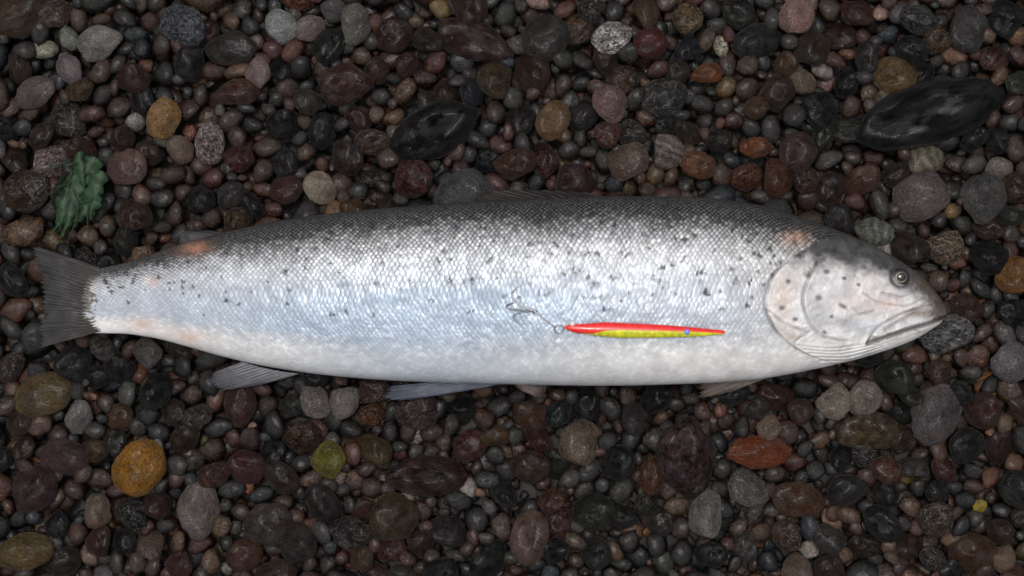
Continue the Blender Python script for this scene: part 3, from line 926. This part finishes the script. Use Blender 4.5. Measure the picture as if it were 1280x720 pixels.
in_view = [s for s in rand_list if -4 < s[0] < 1284 and -4 < s[1] < 724 and not inside_fish(s[0], s[1], 0)
           and not (20 < s[0] < 100 and abs(s[1] - 366) < 30 + (100 - s[0]) * .8)]
in_view.sort(key=lambda s: -s[2])
single = in_view[:300 - len(KEYS)]
single_set = set((s[0], s[1]) for s in single)
rest = [s for s in rand_list if (s[0], s[1]) not in single_set]

GROUP = 'loose pebbles of the beach round the fish'


def pebble_object(x, y, a, b, c, turn, rgb, style, angular, z, tilt):
    k = random.randrange(11, 26) if angular else random.randrange(0, 11)
    o = bpy.data.objects.new('pebble', SHAPES[(k, style)])
    o.location = P(x, y, z)
    o.scale = (a * K, b * K, c * K)
    o.rotation_euler = (tilt[0], tilt[1], math.radians(turn))
    o.color = tuple(stone_rgb(rgb)) + (1,)
    return link(o)


LAND = []
for (x, y, w, h, an, rgb, st, sh, label, short) in KEYS:
    a, b = (w / 2, h / 2)
    if abs(an) >= 55 and h > w: a, b = b, a
    c = min(a, b) * random.uniform(.55, .72)
    if max(w, h) > 150: c = 24
    o = pebble_object(x, y, a * 1.06, b * 1.06, c, an, rgb, st, sh == 'a', (-c * .15) * K + 0.001, (random.uniform(-.12, .12), random.uniform(-.12, .12)))
    tag(o, label, 'stone', GROUP)
    if short: LAND.append((x, y, short))

LAND += [(1190, 392, 'the snout'), (40, 300, 'the tail fin'), (275, 478, 'the anal fin'), (500, 492, 'the pelvic fin'), (885, 490, 'the pectoral fin'),
         (640, 240, 'the dorsal fin'), (225, 310, 'the adipose fin'), (1100, 318, 'the crown of the head'), (1085, 440, 'the throat'), (720, 486, 'the belly')]

used = set()
ADJ = {0: ['smooth', 'rounded', 'worn'], 1: ['angular', 'broken', 'blocky']}
for (x, y, r, pi) in single:
    style = random.choices(STYLES, [52, 14, 14, 9, 11])[0]
    ang = random.random() < .55
    asp = random.uniform(.66, 1.0)
    a, b = r / math.sqrt(asp) * 1.03, r * math.sqrt(asp) * 1.03
    c = min(a, b) * random.uniform(.55, .8)
    jit = np.array([random.uniform(.84, 1.18) for _ in range(1)] * 3) * np.array([random.uniform(.95, 1.05) for _ in range(3)])
    rgb = np.clip(np.array(PALETTE[pi][1]) * jit, 8, 200)
    o = pebble_object(x, y, a, b, c, random.uniform(0, 180), rgb, style, ang, random.uniform(-.005, .0018) - c * .12 * K,
                      (random.uniform(-.5, .5), random.uniform(-.5, .5)))
    size = 'large' if r > 22 else 'medium-sized' if r > 16 else 'small'
    kind = {'plain': '', 'granite': 'speckled ', 'banded': 'banded ', 'veined': 'veined ', 'pitted': 'pitted '}[style]
    shape = 'angular ' if ang else ('oval ' if asp < .8 else 'rounded ')
    near = sorted(LAND, key=lambda q: (q[0] - x) ** 2 + (q[1] - y) ** 2)[:7]
    head_ = f'{size} {PALETTE[pi][2]} {kind}{shape}pebble'
    options = []
    for i in range(len(near)):
        for j in range(i + 1, len(near)):
            A, B = near[i], near[j]
            v1 = (A[0] - x, A[1] - y); v2 = (B[0] - x, B[1] - y)
            n1, n2 = math.hypot(*v1), math.hypot(*v2)
            if n1 < 4 or n2 < 4: continue
            cosang = (v1[0] * v2[0] + v1[1] * v2[1]) / (n1 * n2)
            if cosang < -.6: options.append((n1 + n2, f'between {A[2]} and {B[2]}'))
            elif cosang > .6 and n1 < n2: options.append((n1 + n2 + 60, f'beside {A[2]}, on the side away from {B[2]}' if False else f'just past {B[2]} when coming from {A[2]}' if False else f'near {A[2]}, not so near {B[2]}'))
    options.append((0 if math.hypot(near[0][0] - x, near[0][1] - y) < 62 else 500, f'beside {near[0][2]}'))
    options.sort()
    lab = None
    for _, tail_ in options:
        L = f'{head_} {tail_}'
        if L not in used and len(L.split()) <= 16:
            lab = L; break
    if lab is None:
        L = f'{head_} {options[0][1]}'
        lab = ' '.join(L.split()[:16])
    used.add(lab)
    tag(o, lab, 'stone', GROUP)

# ---- everything smaller, the lower layer and what lies out of view: one mass of gravel
deep = []
cell.clear(); placed.clear()
for lo, hi, tries, f in [(13, 20, 4500, .66), (8, 13, 12000, .66), (5, 8, 9000, .7)]:
    for k in range(tries):
        r = random.uniform(lo, hi)
        x = random.uniform(-MX, 1280 + MX); y = random.uniform(-MY, 720 + MY)
        if blocked(x, y, r, f): continue
        put(x, y, r); deep.append((x, y, r, random.choices(range(len(PALETTE)), PW)[0]))
gv, gf, gc, base_i = [], [], [], 0
for layer, lst in ((0, rest), (1, deep)):
    for (x, y, r, pi) in lst:
        V, F = SMALL[random.randrange(16)]
        asp = random.uniform(.62, 1)
        sc = np.array([r / math.sqrt(asp), r * math.sqrt(asp), r * random.uniform(.5, .78)]) * 1.04 * K
        th = random.uniform(0, 6.28); ti = random.uniform(-.5, .5)
        W = V * sc
        W = np.stack([W[:, 0], W[:, 1] * math.cos(ti) - W[:, 2] * math.sin(ti), W[:, 1] * math.sin(ti) + W[:, 2] * math.cos(ti)], 1)
        W = np.stack([W[:, 0] * math.cos(th) - W[:, 1] * math.sin(th), W[:, 0] * math.sin(th) + W[:, 1] * math.cos(th), W[:, 2]], 1)
        z = (random.uniform(-.006, .0) if layer == 0 else random.uniform(-.0145, -.0095))
        W = W + np.array(P(x, y, z))
        gv.append(W); gf.append(F + base_i); base_i += len(V)
        if pi in (8, 10, 13) and random.random() < .6: pi = random.choice((0, 1, 4, 5))
        rgb = np.clip(np.array(PALETTE[pi][1]) * random.uniform(.75, 1.15) * rng.uniform(.95, 1.05, 3), 8, 200)
        gc.append(np.tile(np.append(stone_rgb(rgb) * .78, random.choice((0, 0, .4, .9))), (len(V), 1)))
gv, gf, gc = np.concatenate(gv), np.concatenate(gf), np.concatenate(gc)
me = bpy.data.meshes.new('gravel')
me.vertices.add(len(gv)); me.vertices.foreach_set('co', gv.astype(np.float32).reshape(-1))
me.loops.add(len(gf) * 3); me.loops.foreach_set('vertex_index', gf.astype(np.int32).reshape(-1))
me.polygons.add(len(gf)); me.polygons.foreach_set('loop_start', (np.arange(len(gf)) * 3).astype(np.int32))
me.update(calc_edges=True); me.shade_smooth()
ca = me.color_attributes.new('Col', 'FLOAT_COLOR', 'POINT'); ca.data.foreach_set('color', gc.astype(np.float32).reshape(-1))
me.materials.append(GRAVEL)
tag(link(bpy.data.objects.new('gravel', me)), 'small dark wet gravel filling the gaps between the larger pebbles', kind='stuff')
print('gravel tris', len(gf), 'stones', len(rest), len(deep), 'single', len(single))

# ------------------------------------------------------------------ green weed
weed = tag(link(bpy.data.objects.new('seaweed', None)), 'small tuft of green weed on a stone above the tail fin', 'seaweed')
for k, (x0, y0, x1, y1, w0, zz) in enumerate([(118, 196, 92, 262, 17, .0115), (128, 214, 106, 272, 12, .0125), (104, 204, 66, 290, 12, .0105),
                                             (86, 232, 62, 286, 11, .009), (122, 240, 92, 284, 10, .0095), (98, 190, 118, 236, 9, .0135)]):
    n, m = 46, 17
    V = np.zeros((n, 2 * m, 3))
    dx, dy = x1 - x0, y1 - y0; ln = math.hypot(dx, dy); nx, ny = -dy / ln, dx / ln
    for i in range(n):
        t = i / (n - 1)
        bend = 7 * math.sin(2.4 * t + k) - 7 * math.sin(k)
        for j in range(m):
            q = 2 * j / (m - 1) - 1
            edge_ = (0.25 + 0.75 * math.sin(math.pi * min(1, t * 1.12 + .04)) ** .6) * (0.55 + 0.8 * float(vnoise(np.array(t * 15 + 5 * k), np.array(3.0 * np.sign(q) + k))))
            x = x0 + dx * t + nx * (q * w0 * edge_ + bend)
            y = y0 + dy * t + ny * (q * w0 * edge_ + bend)
            z = zz * (1 - .35 * t * t) + 0.0020 * (float(fbm(np.array(x / 11 + k), np.array(y / 11), 4)) - .5)
            z -= 0.0022 * abs(q) ** 2
            V[i, j] = P(x, y, z); V[i, 2 * m - 1 - j] = P(x, y, z - .00025)
    grid_mesh('frond', V, True, WEED, weed)

for k in range(12):
    x, y = 104 + random.uniform(-18, 22), 210 + random.uniform(-16, 40)
    pts = []; ang = random.uniform(1.2, 2.6); z = .0115
    for i in range(16):
        ang += random.uniform(-.28, .28); x += 4.2 * math.cos(ang); y += 4.2 * math.sin(ang); z = max(.0055, z - .0003)
        pts.append(P(x, y, z))
    tube('frond', pts, [(.9 - .045 * i) * K for i in range(16)], WEED, weed, seg=6)
